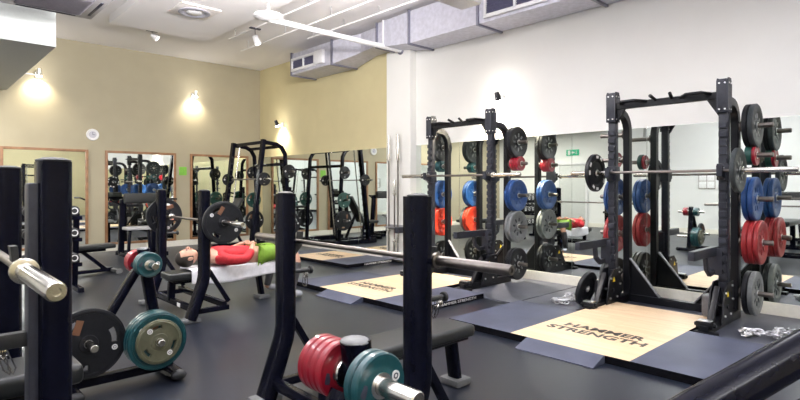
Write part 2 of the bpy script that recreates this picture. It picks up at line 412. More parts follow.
def wall_lamp(lbl, p, n, reach=.2, power=50, arm=0):
    # p on the wall, n = wall normal into the room
    t = thing('wall_spotlight', lbl, 'lamp', p); n = Vector(n); s = Vector((0, 0, 1)).cross(n)
    m = MB().box((n * .012)[:], (.06 + .02 * abs(n.y), .06 + .02 * abs(n.x), .1), .006).tube([n * .02, n * reach, n * reach + V(0, 0, .03)], .009)
    if arm: m.tube([n * .02, n * .02 - s * arm], .014).box(n * .02 - s * arm, (.05, .05, .09), .004)
    m.build('bracket', M_white, t)
    h0 = n * reach + V(0, 0, .09); ax = (V(0, 0, -1) - n * .45).normalized()
    MB().cyl(h0, h0 + ax * .13, .035, .05, bev=.006).build('lamp_head', M_bolt if abs(n.y) > .5 else M_rackd, t)
    MB().cyl(h0 + ax * .128, h0 + ax * .15, .05).build('lamp_lens', M_glow, t)
    l = bpy.data.lights.new('wall_lamp_light', 'SPOT'); l.energy = power; l.spot_size = math.radians(125); l.spot_blend = .8; l.shadow_soft_size = .04; l.color = (1, .88, .68)
    o = bpy.data.objects.new('wall_lamp_light', l); COL.objects.link(o)
    p_ = bpy.data.lights.new('wall_lamp_spill', 'POINT'); p_.energy = 4; p_.color = (1, .93, .85); p_.shadow_soft_size = .04
    q_ = bpy.data.objects.new('wall_lamp_spill', p_); COL.objects.link(q_); q_.parent = t; q_.location = h0 + n * .14 + V(0, 0, .04)
    o.parent = t; o.location = h0 + ax * .16; o.rotation_euler = ax.to_track_quat('-Z', 'Y').to_euler()
wall_lamp('lit wall spotlight on long bracket under the bulkhead on beige wall', (1.98, W, 3.5), (0, -1, 0), .22, 70, arm=.5)
wall_lamp('lit wall spotlight on beige wall above the green notice', (5.0, W, 3.45), (0, -1, 0), .2, 70)
wall_lamp('wall spotlight high on the yellow wall above the smith machine', (U, 11.2, 2.82), (-1, 0, 0), .2, 110)
wall_lamp('glaring wall spotlight on the white wall above the middle power rack', (U, 4.85, 2.68), (-1, 0, 0), .16, 1300)

ck = thing('wall_clock', 'round white wall clock on the beige wall between two mirrors', 'clock', (2.93, W, 2.41))
MB().lathe((0, 0, 0), (0, -1, 0), [(0, 0), (.115, 0), (.12, .02), (.108, .04), (.095, .03), (0, .03)], 36).build('case', M_white, ck)
MB().cyl((0, -.03, 0), (0, -.033, 0), .07, seg=32).build('dial', mat('dial_grey', (.45, .45, .52), .5), ck)
MB().box((0, -.037, .025), (.008, .004, .06), 0).box((.02, -.037, 0), (.05, .004, .008), 0).build('clock_hand', M_dark, ck)
nt_ = MB().box((4.77, W - .006, 1.70), (.17, .008, .19), .001).build('green_notice', mat('notice_green', (.2, .5, .06), .6)); tag(nt_, 'small bright green square notice on the beige wall between mirrors', 'notice')

def text_mesh(s, size, ext=.001, bold=.0, sx=1.0, align='CENTER', spacing=1.0):
    c = bpy.data.curves.new('txt', 'FONT'); c.body = s; c.size = size; c.extrude = ext; c.offset = bold; c.align_x = align; c.align_y = 'CENTER'; c.space_character = spacing
    o = bpy.data.objects.new('txt', c); COL.objects.link(o)
    dg = bpy.context.evaluated_depsgraph_get(); me = bpy.data.meshes.new_from_object(o.evaluated_get(dg))
    for v in me.vertices: v.co.x *= sx
    bpy.data.objects.remove(o); return me

ex = thing('exit_sign', 'green emergency exit sign high on the white wall, seen in the mirror', 'sign', (UC, 9.25, 2.5))
MB().box((.02, 0, 0), (.04, .46, .2), .005).build('sign_box', mat('exit_green', (.0, .28, .14), .5, emit=(0, .3, .15), estr=.5), ex)
m = MB().box((.042, .12, 0), (.004, .09, .15), 0)
m.prism([(-.05, -.02), (.02, -.02), (.02, -.05), (.07, 0), (.02, .05), (.02, .02), (-.05, .02)], (.042, -.03, 0), (0, 1, 0), (0, 0, 1), .004)
m.sphere((.042, -.15, .05), .014).tube([(.042, -.15, .03), (.042, -.155, -.01), (.042, -.17, -.06)], .008).tube([(.042, -.155, -.01), (.042, -.13, -.05)], .008).tube([(.042, -.15, .025), (.042, -.12, .0)], .006)
m.build('pictogram', M_mark, ex)
nf = thing('notice_frame', 'small white notice of four squares on the opposite wall, seen in mirror', 'notice', (UC, 5.1, 1.5))
MB().box((.01, 0, 0), (.02, .44, .44), .003).build('backing', mat('notice_line', (.35, .33, .3), .6), nf)
for a in (-1, 1):
    for b_ in (-1, 1): MB().box((.022, a * .105, b_ * .105), (.006, .19, .19), .002).build('notice_square', mat('notice_white', (.85, .85, .85), .6), nf)

# ---------------------------------------------------------------- lifting platforms
def lettering(parent, size, loc_, rot, mtl, lines=('HAMMER', 'STRENGTH'), gap=1.0, sx=1.12, bold=.0045, name='lettering'):
    m = MB(); R = Matrix.Translation(Vector(loc_)) @ rot
    for i, s in enumerate(lines):
        m.mesh(text_mesh(s, size, .0008, bold, sx), R @ Matrix.Translation((0, (len(lines) - 1) / 2 * size * gap - i * size * gap, 0)))
    o = m.build(name, mtl, parent, False); return o
M_ink = mat('lettering_black', (.035, .03, .028), .5)
R_floor = Matrix.Rotation(-PI / 2, 4, 'Z')             # text reads along -y, up is +x
def platform(lbl, vc, wood_y, mats, u0, u1, wu1, ty, tx, size, ramp=None, side=None):
    t = thing('lifting_platform', lbl, 'lifting platform', (u0, vc, 0), 0, 'lifting platforms')
    T = .06
    y0, y1 = mats
    for a, b_ in ((y0, wood_y[0]), (wood_y[1], y1)):
        m = MB().box(((u1 - u0) / 2, (a + b_) / 2 - vc, T / 2), (u1 - u0, b_ - a, T), .0)
        o = m.build('rubber_tile', M_mat, t, False)
        o.data.materials.append(M_matd)
        for p in o.data.polygons:
            if abs(p.normal.z) < .5: p.material_index = 1
    o = MB().box(((wu1 - u0) / 2, (wood_y[0] + wood_y[1]) / 2 - vc, T / 2), (wu1 - u0, wood_y[1] - wood_y[0], T), 0).build('wooden_deck', M_wood, t, False)
    o.data.materials.append(M_matd)
    for p in o.data.polygons:
        if abs(p.normal.z) < .5: p.material_index = 1
    lettering(t, size, (tx - u0, ty - vc, T + .001), R_floor, M_ink)
    if ramp:
        a, b_ = ramp
        m = MB().prism([(-.19, 0), (0, 0), (0, T), (-.02, T), (-.19, .006)], (0, (a + b_) / 2 - vc, .0), (1, 0, 0), (0, 0, 1), b_ - a)
        m.build('entry_ramp', M_mat, t, False)
    if side is not None:
        R = Matrix.Rotation(PI / 2, 4, 'X')
        lettering(t, .045, (side - u0, y0 - vc - .0015, T / 2), R, M_mark, ('HAMMER STRENGTH',), sx=1.5, bold=0, name='side_lettering')
    return t
platform('wood centred lifting platform with lettering in front of the nearest power rack', 2.24, (1.72, 2.78), (1.0, 3.5), 3.96, 5.18, 5.88, 2.24, 4.52, .16, (1.91, 2.6))
platform('wood centred lifting platform in front of the middle power rack', 5.18, (4.65, 5.74), (4.02, 6.35), 3.98, 5.18, 5.88, 5.28, 4.5, .145, (4.85, 5.55), 4.72)
platform('smaller far wood lifting platform beside the white pilaster', 8.2, (7.75, 8.72), (7.02, 9.2), 5.42, 6.46, 6.40, 8.2, 5.95, .13, None, 6.1)
# thin dark matting by the wall, level with the floor
for lbl, y0, y1, wy in (('dark thin rubber mat by the mirror under the nearest power rack', -2.5, 3.6, (1.72, 2.78)), ('dark thin rubber mat by the mirror under the middle power rack', 3.62, 6.60, (4.65, 5.74))):
    m = MB().box(((5.19 + 5.89) / 2, (y0 + wy[0]) / 2, .004), (.70, wy[0] - y0, .008), 0).box(((5.19 + 5.89) / 2, (wy[1] + y1) / 2, .004), (.70, y1 - wy[1], .008), 0)
    m.box(((5.89 + 6.69) / 2, (y0 + y1) / 2, .004), (.80, y1 - y0, .008), 0)
    o = m.build('rubber_mat', M_matr, None, False); tag(o, lbl, 'floor mat')

# ---------------------------------------------------------------- weight plates
PROTO = {}
def plate_mesh(kind, R, T):
    key = (kind, R, T)
    if key in PROTO: return PROTO[key]
    m = MB()
    if kind == 'bumper':
        h = T / 2
        prof = [(.026, -h * .8), (.05, -h * .8), (.06, -h * .5), (R * .62, -h * .5), (R * .7, -h), (R - .01, -h), (R, -h + .008), (R, h - .008), (R - .01, h), (R * .7, h), (R * .62, h * .5), (.06, h * .5), (.05, h * .8), (.026, h * .8)]
        m.lathe((0, 0, 0), (1, 0, 0), prof + [prof[0]], 44)
    elif kind == 'small':
        h = T / 2
        prof = [(.026, -h), (.045, -h), (.05, -h * .8), (R * .8, -h * .8), (R * .86, -h), (R - .004, -h), (R, -h + .005), (R, h - .005), (R - .004, h), (R * .86, h), (R * .8, h * .8), (.05, h * .8), (.045, h), (.026, h)]
        m.lathe((0, 0, 0), (1, 0, 0), prof + [prof[0]], 36)
    else:  # grip plate with three hand slots, real holes
        cu = bpy.data.curves.new('p', 'CURVE'); cu.dimensions = '2D'; cu.fill_mode = 'BOTH'; cu.extrude = T / 2 - .005; cu.bevel_depth = .005; cu.bevel_resolution = 1
        def spl(pts):
            s = cu.splines.new('POLY'); s.points.add(len(pts) - 1)
            for q, p in zip(s.points, pts): q.co = (p[0], p[1], 0, 1)
            s.use_cyclic_u = True
        spl([(R * math.cos(2 * PI * i / 56), R * math.sin(2 * PI * i / 56)) for i in range(56)])
        spl([(.026 * math.cos(-2 * PI * i / 20), .026 * math.sin(-2 * PI * i / 20)) for i in range(20)])
        for k in range(3):
            a = k * 2 * PI / 3 - PI / 2; ro, ri, hw = R * .80, R * .60, .33
            pts = [(ro * math.cos(a + x), ro * math.sin(a + x)) for x in (-hw, -hw / 2, 0, hw / 2, hw)] + [(ri * math.cos(a + x), ri * math.sin(a + x)) for x in (hw * 1.05, hw / 2, 0, -hw / 2, -hw * 1.05)]
            spl(pts)
        o = bpy.data.objects.new('p', cu); COL.objects.link(o)
        me = bpy.data.meshes.new_from_object(o.evaluated_get(bpy.context.evaluated_depsgraph_get())); bpy.data.objects.remove(o)
        m.mesh(me, Matrix.Rotation(PI / 2, 4, 'Y') @ Matrix.Rotation(PI / 2, 4, 'Z'))
        m.lathe((-T / 2 - .004, 0, 0), (1, 0, 0), [(.027, 0), (.055, 0), (.06, .006), (.06, T + .002), (.055, T + .008), (.027, T + .008), (.027, 0)], 32)
        m.lathe((-T / 2 - .003, 0, 0), (1, 0, 0), [(R * .87, 0.004), (R * .88, 0), (R - .008, 0), (R - .002, .006), (R - .002, T), (R - .008, T + .006), (R * .88, T + .006), (R * .87, T + .002)], 56)
    PROTO[key] = m; me = bpy.data.meshes.new(kind + '_plate')
    bmesh.ops.recalc_face_normals(m.bm, faces=m.bm.faces); m.bm.to_mesh(me); m.bm.free()
    for p in me.polygons: p.use_smooth = True
    me.set_sharp_from_angle(angle=math.radians(35))
    PROTO[key] = me; return me
PM = {}
def plate(kind, R, T, pmat, pos, axis, label, group=None, roll=0, deco=None, face=-1):
    """local x is the plate axis; 'face' is the side along the axis that carries the badges"""
    key = (kind, R, T, pmat.name)
    if key not in PM:
        me = plate_mesh(kind, R, T).copy(); me.materials.append(pmat); PM[key] = me
    o = bpy.data.objects.new('weight_plate', PM[key]); COL.objects.link(o); o.location = pos
    q = Vector((1, 0, 0)).rotation_difference(Vector(axis).normalized())
    o.rotation_mode = 'QUATERNION'; o.rotation_quaternion = q @ Quaternion((1, 0, 0), roll)
    tag(o, label, 'weight plate', group)
    MB().lathe((-T / 2 - .002, 0, 0), (1, 0, 0), [(.0255, 0), (.036, 0), (.036, T + .004), (.0255, T + .004), (.0255, 0)], 24).build('hub_ring', M_bolt, o)
    if deco == 'badges':
        for s in ((face,) if True else ()):
            x = s * (T / 2 + .003)
            for a in (0, PI):
                c = V(x, R * .72 * math.cos(a), R * .72 * math.sin(a))
                b_ = MB().cyl(c, c + V(s * .003, 0, 0), .018 if R > .1 else .014, seg=20).build('badge', M_mark, o)
                MB().lathe(c + V(s * .0032, 0, 0), (s, 0, 0), [(.007, 0), (.010, 0), (.010, .001), (.007, .001)], 16).build('badge_mark', M_dark, b_)
            if R > .16 and kind == 'grip':
                a = PI / 2 * .62
                MB().box((x, R * .5 * math.cos(a) + .03, R * .5 * math.sin(a)), (.003, R * .2, R * .42), .001).build('bronze_marking', M_gold, o)
    if deco == 'small_badge':
        for a in (PI * .75,) if R < .1 else (0, PI):
            x = face * (T / 2 * .82); c = V(x, R * .62 * math.cos(a), R * .62 * math.sin(a))
            b_ = MB().cyl(c, c + V(face * .003, 0, 0), .0145, seg=20).build('badge', M_mark, o)
            MB().lathe(c + V(face * .0032, 0, 0), (face, 0, 0), [(.005, 0), (.0085, 0), (.0085, .001), (.005, .001)], 16).build('badge_mark', M_dark, b_)
            MB().box((x, R * .55, -R * .35), (.002, R * .22, R * .38), .0005).build('dark_marking', M_dark, o)
    if deco == 'white_marks':
        for s in (-1, 1):
            m = MB()
            for k in range(12):
                if k % 6 in (2, 5): continue
                a = k * PI / 6; x = s * (T / 2 + .001)
                m.box((x, R * .84 * math.cos(a), R * .84 * math.sin(a)), (.002, .03, .05), 0, Matrix.Rotation(a, 3, 'X'))
            m.build('white_marking', M_mark, o)
    if deco == 'spokes':
        for s in (-1, 1):
            m = MB()
            for k in range(8):
                a = k * PI / 4; x = s * (T / 4 + .002)
                m.box((x, R * .45 * math.cos(a), R * .45 * math.sin(a)), (.006, .05, .025), .002, Matrix.Rotation(a, 3, 'X'))
            m.build('raised_marking', P_grey if pmat is P_dark or pmat is P_black else (P_dark if pmat is P_grey else pmat), o)
    return o

# ---------------------------------------------------------------- barbells
def barbell(lbl, pos, L=2.2, rz=0, vertical=False, name='barbell'):
    t = thing(name, lbl, 'barbell', pos, rz)
    if vertical: t.rotation_euler = (PI / 2, 0, 0)
    S = .43 if L > 2 else .25
    MB().cyl((0, -L / 2 + S - .02, 0), (0, L / 2 - S + .02, 0), .0145, seg=20).build('shaft', M_bar, t)
    for s in (-1, 1):
        a, b_ = s * (L / 2 - S), s * L / 2
        MB().lathe((0, a, 0), (0, s, 0), [(0, 0), (.025, 0), (.025, S - .012), (.021, S), (.011, S), (.010, S - .01), (0, S - .01)], 28).build('sleeve', M_chrome, t)
        MB().lathe((0, a - s * .035, 0), (0, s, 0), [(0, 0), (.022, 0), (.024, .008), (.024, .02), (.038, .024), (.038, .04), (.026, .044), (0, .044)], 28).build('inner_collar', M_chrome, t)
    return t

# ---------------------------------------------------------------- power racks
ZP = [1.92, 1.63, 1.2, .775, .27]
def make_rack(lbl, pos):
    t = thing('power_rack', lbl, 'power rack', pos, 0, 'power racks along the mirror')
    hy = .56; RX = .37
    for s in (-1, 1):
        y = s * hy
        m = MB().box((0, y, 1.18), (.07, .085, 2.3), .006)
        for k in range(19):
            z = .38 + k * .085
            if 1.40 < z < 1.52: continue
            m.box((-.046, y, z), (.026, .07, .052), 0)
        up = m.build('front_upright', M_rack, t)
        g_ = MB(); g_.prism([(-.07, 2.03), (.05, 2.03), (.06, 2.3), (.03, 2.36), (-.05, 2.36), (-.07, 2.33)], (0, y - .047, 0), (1, 0, 0), (0, 0, 1), .01)
        g_.prism([(-.07, 2.03), (.05, 2.03), (.06, 2.3), (.03, 2.36), (-.05, 2.36), (-.07, 2.33)], (0, y + .047, 0), (1, 0, 0), (0, 0, 1), .01)
        g_.box((-.045, y, 2.19), (.05, .085, .32), .006)
        g_.build('guard_plate', M_rack, up)
        bo = MB()
        for dy in (-.025, .025):
            for z in (2.06, 2.31): bo.cyl((-.068, y + dy, z), (-.078, y + dy, z), .008, seg=10)
        for dx in (-.04, .02):
            for z in (2.06, 2.31):
                bo.cyl((dx, y - .05, z), (dx, y - .058, z), .008, seg=10)
        for dx in (-.03,):
            for z in (1.50,): bo.cyl((dx - .05, y - .02, z), (dx - .06, y - .02, z), .007, seg=10).cyl((dx - .05, y + .02, z), (dx - .06, y + .02, z), .007, seg=10)
        bo.build('bolts', M_bolt, up)
        # rear upright, bent forward at the top
        pts = [(RX, y, .0), (RX, y, 1.95)] + arc_pts((RX - .2, y, 1.95), .2, 0, PI / 2, (1, 0, 0), (0, 0, 1), 6)[1:] + [(.03, y, 2.15)]
        MB().sweep(pts, rect(.075, .085), up=(1, 0, 0)).build('rear_upright', M_rackd, t)
        # gusset
        MB().prism([(0, 0), (.34, 0), (.34, .02), (0, .42)], (RX - .0, y - s * .04, .07), (0, -s, 0), (0, 0, 1), .02).build('gusset', M_rackd, t)
        MB().beam((RX - .03, y - s * .38, .095), (RX - .03, y - s * .045, .50), .05, .012).build('gusset_flange', mat('gusset_grey', (.2, .2, .22), .4, .4), t)
        # base rail and foot
        MB().beam((-.62, y, .045), (RX + .04, y, .045), .08, .09).build('base_rail', M_rackd, t)
        fb = MB().box((-.60, y, .02), (.12, .22, .04), .01)
        fb.box((-.55, y, .09), (.1, .14, .06), .012).cyl((-.56, y - .09, .09), (-.56, y + .09, .09), .018, bev=.004)
        fb.build('foot', M_rackd, t)
        MB().box((-.56, y, .128), (.08, .11, .012), .003).build('foot_plate', M_bolt, t)
        br = MB().prism([(-.30, .05), (.05, .05), (.05, .42), (-.12, .42), (-.22, .34)], (0, y - .06, 0), (1, 0, 0), (0, 0, 1), .012)
        br.prism([(-.30, .05), (.05, .05), (.05, .42), (-.12, .42), (-.22, .34)], (0, y + .06, 0), (1, 0, 0), (0, 0, 1), .012)
        br.beam((-.2, y, .38), (-.42, y, .06), .05, .05).cyl((-.15, y - .08, .2), (-.15, y + .08, .2), .02, bev=.003)
        brk = br.build('base_bracket', M_rackd, t)
        MB().prism([(-.03, 0), (.03, 0), (0, .052)], (-.13, y - .068, .29), (1, 0, 0), (0, 0, 1), .002).build('warning_label', mat('warning_yellow', (.85, .6, .02), .5), brk)
        b2 = MB()
        for dx, z in ((-.2, .33), (0, .38), (-.05, .12), (-.22, .12), (0.02, .25)): b2.cyl((dx, y - .066, z), (dx, y - .078, z), .011, seg=10)
        b2.build('bolts', M_bolt, brk)
        MB().box((-.02, y + .12, .17), (.16, .11, .2), .008).build('pivot_box', mat('pivot_grey', (.09, .09, .1), .45), t)
        # spotter arm
        sa = MB().beam((-.66, y + .085, .70), (.05, y + .085, .70), .06, .085, bev=.008)
        sa.build('spotter_arm', M_rack, t)
        sb = MB().sweep([(-.03, y + .085, .50), (-.16, y + .085, .49), (-.25, y + .085, .55), (-.27, y + .085, .66)], rect(.05, .04), up=(0, 1, 0))
        sb.box((-.0, y + .06, .6), (.13, .12, .26), .01); sb.build('arm_bracket', M_rack, t)
        # j hook
        jh = MB().box((0, y, 1.462), (.11, .11, .16), .008)
        jh.prism([(-.05, 1.382), (-.16, 1.422), (-.165, 1.522), (-.145, 1.522), (-.135, 1.457), (-.05, 1.452)], (0, y, 0), (1, 0, 0), (0, 0, 1), .05)
        jh.build('bar_hook', M_rack, t)
        for z in ZP:
            pg = MB().cyl((RX, y + s * .04, z), (RX, y + s * .055, z), .05, bev=.004).cyl((RX, y + s * .05, z), (RX, y + s * .33, z), .0245, bev=.005)
            pg.build('weight_peg', M_bar, t)
    # pull-up bar with angled grips
    m = MB().sweep([(-.02, -hy + .04, 2.2), (-.02, hy - .04, 2.2)], rect(.06, .07))
    m.build('crossbeam', M_rackd, t)
    for s in (-1, 1):
        gp = MB()
        gp.tube([(-.02, s * (hy - .1), 2.22), (-.16, s * (hy - .16), 2.225), (-.16, s * (hy - .3), 2.225), (-.02, s * .16, 2.22)], .017)
        gp.tube([(-.03, s * .08, 2.22), (-.14, s * .10, 2.26)], .017)
        gp.prism([(0, 0), (-s * .13, 0), (0, -.2)], (-.02, s * (hy - .04), 2.2), (0, 1, 0), (0, 0, 1), .03)
        gp.build('pull_up_grip', M_rackd, t)
    MB().beam((RX, -hy, .045), (RX, hy, .045), .08, .09).build('rear_base_beam', M_rackd, t)
    return t
R1 = make_rack('nearest power rack, tall charcoal frame at the right with bumper plates', (5.94, 2.205, 0)); R1.scale = (1, 1, 1.025)
R2 = copy_tree(R1); R2.location = (5.94, 5.04, 0); R2['label'] = 'farther power rack in the middle of the picture, charcoal frame below spotlight'
RX = 5.94 + .37
DW = {2: ('inner', 'outer'), 3: ('innermost', 'middle', 'outermost'), 1: ('only',)}
def load(rackname, vc, side, spec):
    sd = 'right' if side < 0 else 'left'
    for (z, pegname), items in zip(zip(ZP, ('top', 'second', 'third', 'fourth', 'bottom')), spec):
        y = vc + side * (.56 + .10); n = len(items)
        for i, (kind, R, T, pm, col) in enumerate(items):
            y += side * T / 2
            pos = DW[n][i]
            noun = 'bumper plate' if kind == 'bumper' else 'small plate'
            lb = f"{col} {noun}, {pos} on {pegname} {sd} peg of the {rackname}" if n > 1 else f"{col} {noun} alone on {pegname} {sd} peg of the {rackname}"
            plate(kind, R, T, pm, (RX, y, z * 1.025), (0, 1, 0), lb, f'plates on the {rackname} pegs', roll=random.random(), deco='spokes' if kind == 'bumper' else None)
            y += side * (T / 2 + .003)
def bp(pm, col, T=.048): return ('bumper', .222, T, pm, col)
def sp(pm, col, R=.1, T=.04): return ('small', R, T, pm, col)
load('nearest rack', 2.205, -1, [[bp(P_black, 'black'), bp(P_dark, 'dark grey')], [sp(P_green, 'dark green', .1, .06), sp(P_crim, 'red', .105, .03)],
     [bp(P_blue, 'blue'), bp(P_blue, 'blue')], [bp(P_red, 'red'), bp(P_red, 'red'), bp(P_red, 'red', .04)], [bp(P_black, 'black'), bp(P_grey, 'pale grey', .05)]])
load('nearest rack', 2.205, 1, [[], [sp(P_crim, 'red', .09, .03), sp(P_green, 'dark green', .1, .05)], [bp(P_blue, 'blue'), bp(P_blue, 'blue', .045)],
     [bp(P_red, 'red'), bp(P_red, 'red', .045)], [bp(P_black, 'black'), bp(P_black, 'black'), bp(P_dark, 'dark grey', .045)]])
load('middle rack', 5.04, -1, [[bp(P_black, 'black'), bp(P_black, 'black')], [sp(P_crim, 'red', .1, .045), sp(P_crim, 'red', .1, .045), sp(P_crim, 'red', .1, .045)],
     [bp(P_blue, 'blue'), bp(P_blue, 'blue')], [bp(P_grey, 'grey'), bp(P_grey, 'grey')], [bp(P_black, 'black'), bp(P_black, 'black')]])
load('middle rack', 5.04, 1, [[bp(P_dark, 'dark grey'), bp(P_dark, 'dark grey')], [sp(P_teal, 'green', .09, .05), sp(P_teal, 'green', .09, .05)],
     [bp(P_blue, 'blue'), bp(P_blue, 'blue')], [bp(P_orange, 'orange red'), bp(P_orange, 'orange red'), bp(P_grey, 'grey', .05)], [bp(P_black, 'black')]])
BZ = 1.51
barbell('steel barbell racked on the nearest power rack', (5.94 - .10, 2.13, BZ))
barbell('steel barbell racked on the middle power rack', (5.94 - .10, 5.04, BZ))
plate('bumper', .215, .05, P_black, (5.84, 2.13 + .80, BZ), (0, 1, 0), 'black plate with white lettering on left end of the nearest rack barbell', 'plates on the racked barbell', deco='white_marks')
plate('bumper', .215, .045, P_dark, (5.84, 2.13 - .63, BZ), (0, 1, 0), 'dark grey speckled plate on right end of the nearest rack barbell', 'plates on the racked barbell', deco='spokes')
plate('bumper', .20, .05, P_black, (5.70, 2.97, .199), (0, .97, .24), 'black bumper plate leaning on the left foot of the nearest rack')

# ---------------------------------------------------------------- olympic benches
def make_bench(lbl, pos, rz, Hp=1.31, barz=1.0, hy=.6, pw=(.10, .145), wide=False, pz=-.04):
    t = thing('bench_press', lbl, 'weight bench', pos, rz, 'bench press stations')
    pf = oval(*pw)
    for s in (-1, 1):
        y = s * hy
        m = MB().sweep([(-.14, y, .03), (-.015, y, .38), (0, y, .46), (0, y, Hp - .02), (0, y, Hp)], [(a, b_) for a, b_ in pf], up=(0, 1, 0))
        m.build('upright', M_frame, t)
        MB().lathe((0, y, Hp), (0, 0, 1), [(.05, 0), (.052, .006), (.03, .014), (0, .016)], 28).build('upright_cap', M_rub, t)
        MB().box((-.145, y, .025), (.19, .12, .05), .02).build('rubber_foot', M_foot, t)
        jh = MB().prism([(.04, barz - .1), (.05, barz - .1), (.11, barz - .03), (.12, barz + .06), (.10, barz + .06), (.092, barz - .018), (.05, barz - .018), (.05, barz + .09), (.03, barz + .12)], (0, y, 0), (1, 0, 0), (0, 0, 1), .05)
        jh.build('bar_hook', M_rub, t)
        ph = MB().cyl((.03, y, .80), (.19, y, .80), .014, bev=.003).cyl((.18, y, .80), (.20, y, .80), .026, bev=.004).box((.05, y, .80), (.03, .05, .16), .01) if not wide else MB().beam((.03, y, .87), (.32, y, .87), .035, .05, bev=.01).cyl((.31, y, .87), (.34, y, .87), .03, bev=.01)
        ph.build('storage_pin', M_rub, t)
        MB().beam((.0, y, .58), (.26, y, .16), .04, .04).build('brace', M_frame, t)
        MB().beam((.26, y, .10), (-.10, y, .10), .05, .05).build('side_rail', M_frame, t)
    MB().beam((-.11, -hy, .13), (-.11, hy, .13), .05, .06).beam((.22, -hy, .13), (.22, hy, .13), .05, .06).build('cross_rail', M_frame, t)
    MB().box((-.142, -hy + .3, .13), (.004, .08, .04), .001).build('maker_label', M_mark, t)
    MB().beam((-.11, 0, .13), (-.1, 0, .36 + pz), .06, .07).beam((-.13, 0, .365 + pz), (.9, 0, .365 + pz), .06, .06).build('spine', M_frame, t)
    MB().sweep([(.92, 0, .38 + pz), (.97, 0, .04)], oval(.06, .10), up=(0, 1, 0)).build('front_leg', M_frame, t)
    MB().box((.975, 0, .025), (.15, .17, .05), .02).build('front_foot', M_foot, t)
    MB().box((.42, 0, .43 + pz), (1.18, .30, .08), .03, seg=4).build('pad', M_vinyl, t)
    MB().box((.42, 0, .38 + pz), (1.1, .24, .02), .004).build('pad_board', M_rackd, t)
    if wide:
        for s in (-1, 1): MB().box((.06, s * hy, Hp / 2 + .1), (.03, .07, Hp - .34), .008).build('side_plate', M_rack, t)
    return t
B2 = make_bench('black bench press station in the centre foreground with one bar across it', (1.83, 2.42, 0), 0)
B3 = copy_tree(B2); B3.location = (2.27, 5.90, 0); B3['label'] = 'black bench press station with a person lying on a white towel'
B1 = make_bench('tall black bench press station cropped by the left edge, nearest the camera', (.38, 2.57, 0), PI, 1.44, 1.11, .49, (.10, .125), True, .18)
cb = barbell('steel barbell across the centre foreground bench uprights', (1.83 + .077, 2.43, 1.0))
for c_ in cb.children:
    c_.data.materials.clear(); c_.data.materials.append(M_bar)
barbell('steel barbell loaded with grip plates on the bench with the lying person', (2.27 + .077, 5.72, 1.0))
barbell('polished steel barbell with sleeve end jutting in at left picture edge', (.38 - .105, 2.57, 1.11))
plate('grip', .205, .035, P_black, (2.347, 5.03, 1.0), (0, 1, 0), 'black grip plate facing us on near end of the lying person barbell', 'grip plates on the bench barbell', roll=.55, deco='badges', face=-1)
plate('grip', .205, .035, P_black, (2.347, 6.62, 1.0), (0, 1, 0), 'black grip plate on far end of the lying person barbell', 'grip plates on the bench barbell', roll=1.3, deco='badges', face=-1)

# spring clips hanging on storage pins
def spring_clip(lbl, pos, rz=0):
    m = MB(); pts = []
    for i in range(49):
        a = i / 48 * 3.2 * 2 * PI
        pts.append((.0 + i / 48 * .03 - .015, .029 * math.cos(a), .029 * math.sin(a)))
    m.tube(pts, .0032, 6, up=(1, 0, 0))
    for s in (-1, 1):
        m.tube([(s * .015, .029, 0), (s * .018, .035, -.05), (s * .022, .05, -.12), (s * .006, .055, -.15), (-s * .004, .05, -.12), (s * .01, .03, -.04)], .0032, 6, up=(0, 1, 0))
    o = m.build('spring_collar', M_chrome); o.scale = (.8, .8, .8); o.location = pos; o.rotation_euler = (0, 0, rz); return tag(o, lbl, 'barbell clip', 'spring collars on the bench pins')
for lb, p in (('chrome spring collar hanging on the right upright of the centre bench', (1.985, 1.82, .775)),
              ('chrome spring collar hanging on the left upright of the centre bench', (1.985, 3.02, .775)),
              ('chrome spring collar hanging at the far left picture edge', (.235, 2.08, .84))):
    spring_clip(lb, p, .1).rotation_euler = (.35, -.1, -.4)

# ---------------------------------------------------------------- plate trees
def make_tree(lbl, pos):
    t = thing('plate_tree', lbl, 'plate rack', pos, 0, 'plate storage trees')
    MB().beam((-.50, 0, .07), (.2, 0, .07), .07, .06, bev=.012).build('base_beam', M_frame, t)
    for x in (-.46, .17): MB().sweep([(x, -.2, .04), (x, .2, .04)], oval(.1, .07)).build('rubber_foot', M_frame, t)
    for x in (-.46, .17):
        for s in (-1, 1): MB().sphere((x, s * .21, .045), .045, (1.2, .7, .8)).build('foot_cap', M_rub, t)
    MB().sweep([(-.45, 0, .09), (-.04, 0, .78)], oval(.055, .09), up=(0, 1, 0)).build('slanted_leg', M_frame, t)
    MB().sweep([(.13, 0, .09), (.03, 0, .70), (.0, 0, .92)], oval(.075, .085), up=(0, 1, 0)).build('straight_leg', M_frame, t)
    MB().sphere((0, 0, .918), .045, (.95, 1, .25)).build('top_cap', M_rubg, t)
    for x, z, L in ((0, .82, .255), (-.36, .34, .24), (.04, .30, .26)):
        for s in (-1, 1):
            pg = MB().cyl((x, s * .03, z), (x, s * .05, z), .045, bev=.004).cyl((x, s * .04, z), (x, s * L, z), .0245, bev=.004)
            pg.build('weight_peg', M_chrome, t)
    return t
T2 = make_tree('black plate tree with red and teal plates on top, left of the bench', (1.265, 3.98, 0))
T1 = copy_tree(T2); T1.location = (.955, 1.20, 0); T1['label'] = 'black plate tree with red and teal plates at the bottom centre edge'
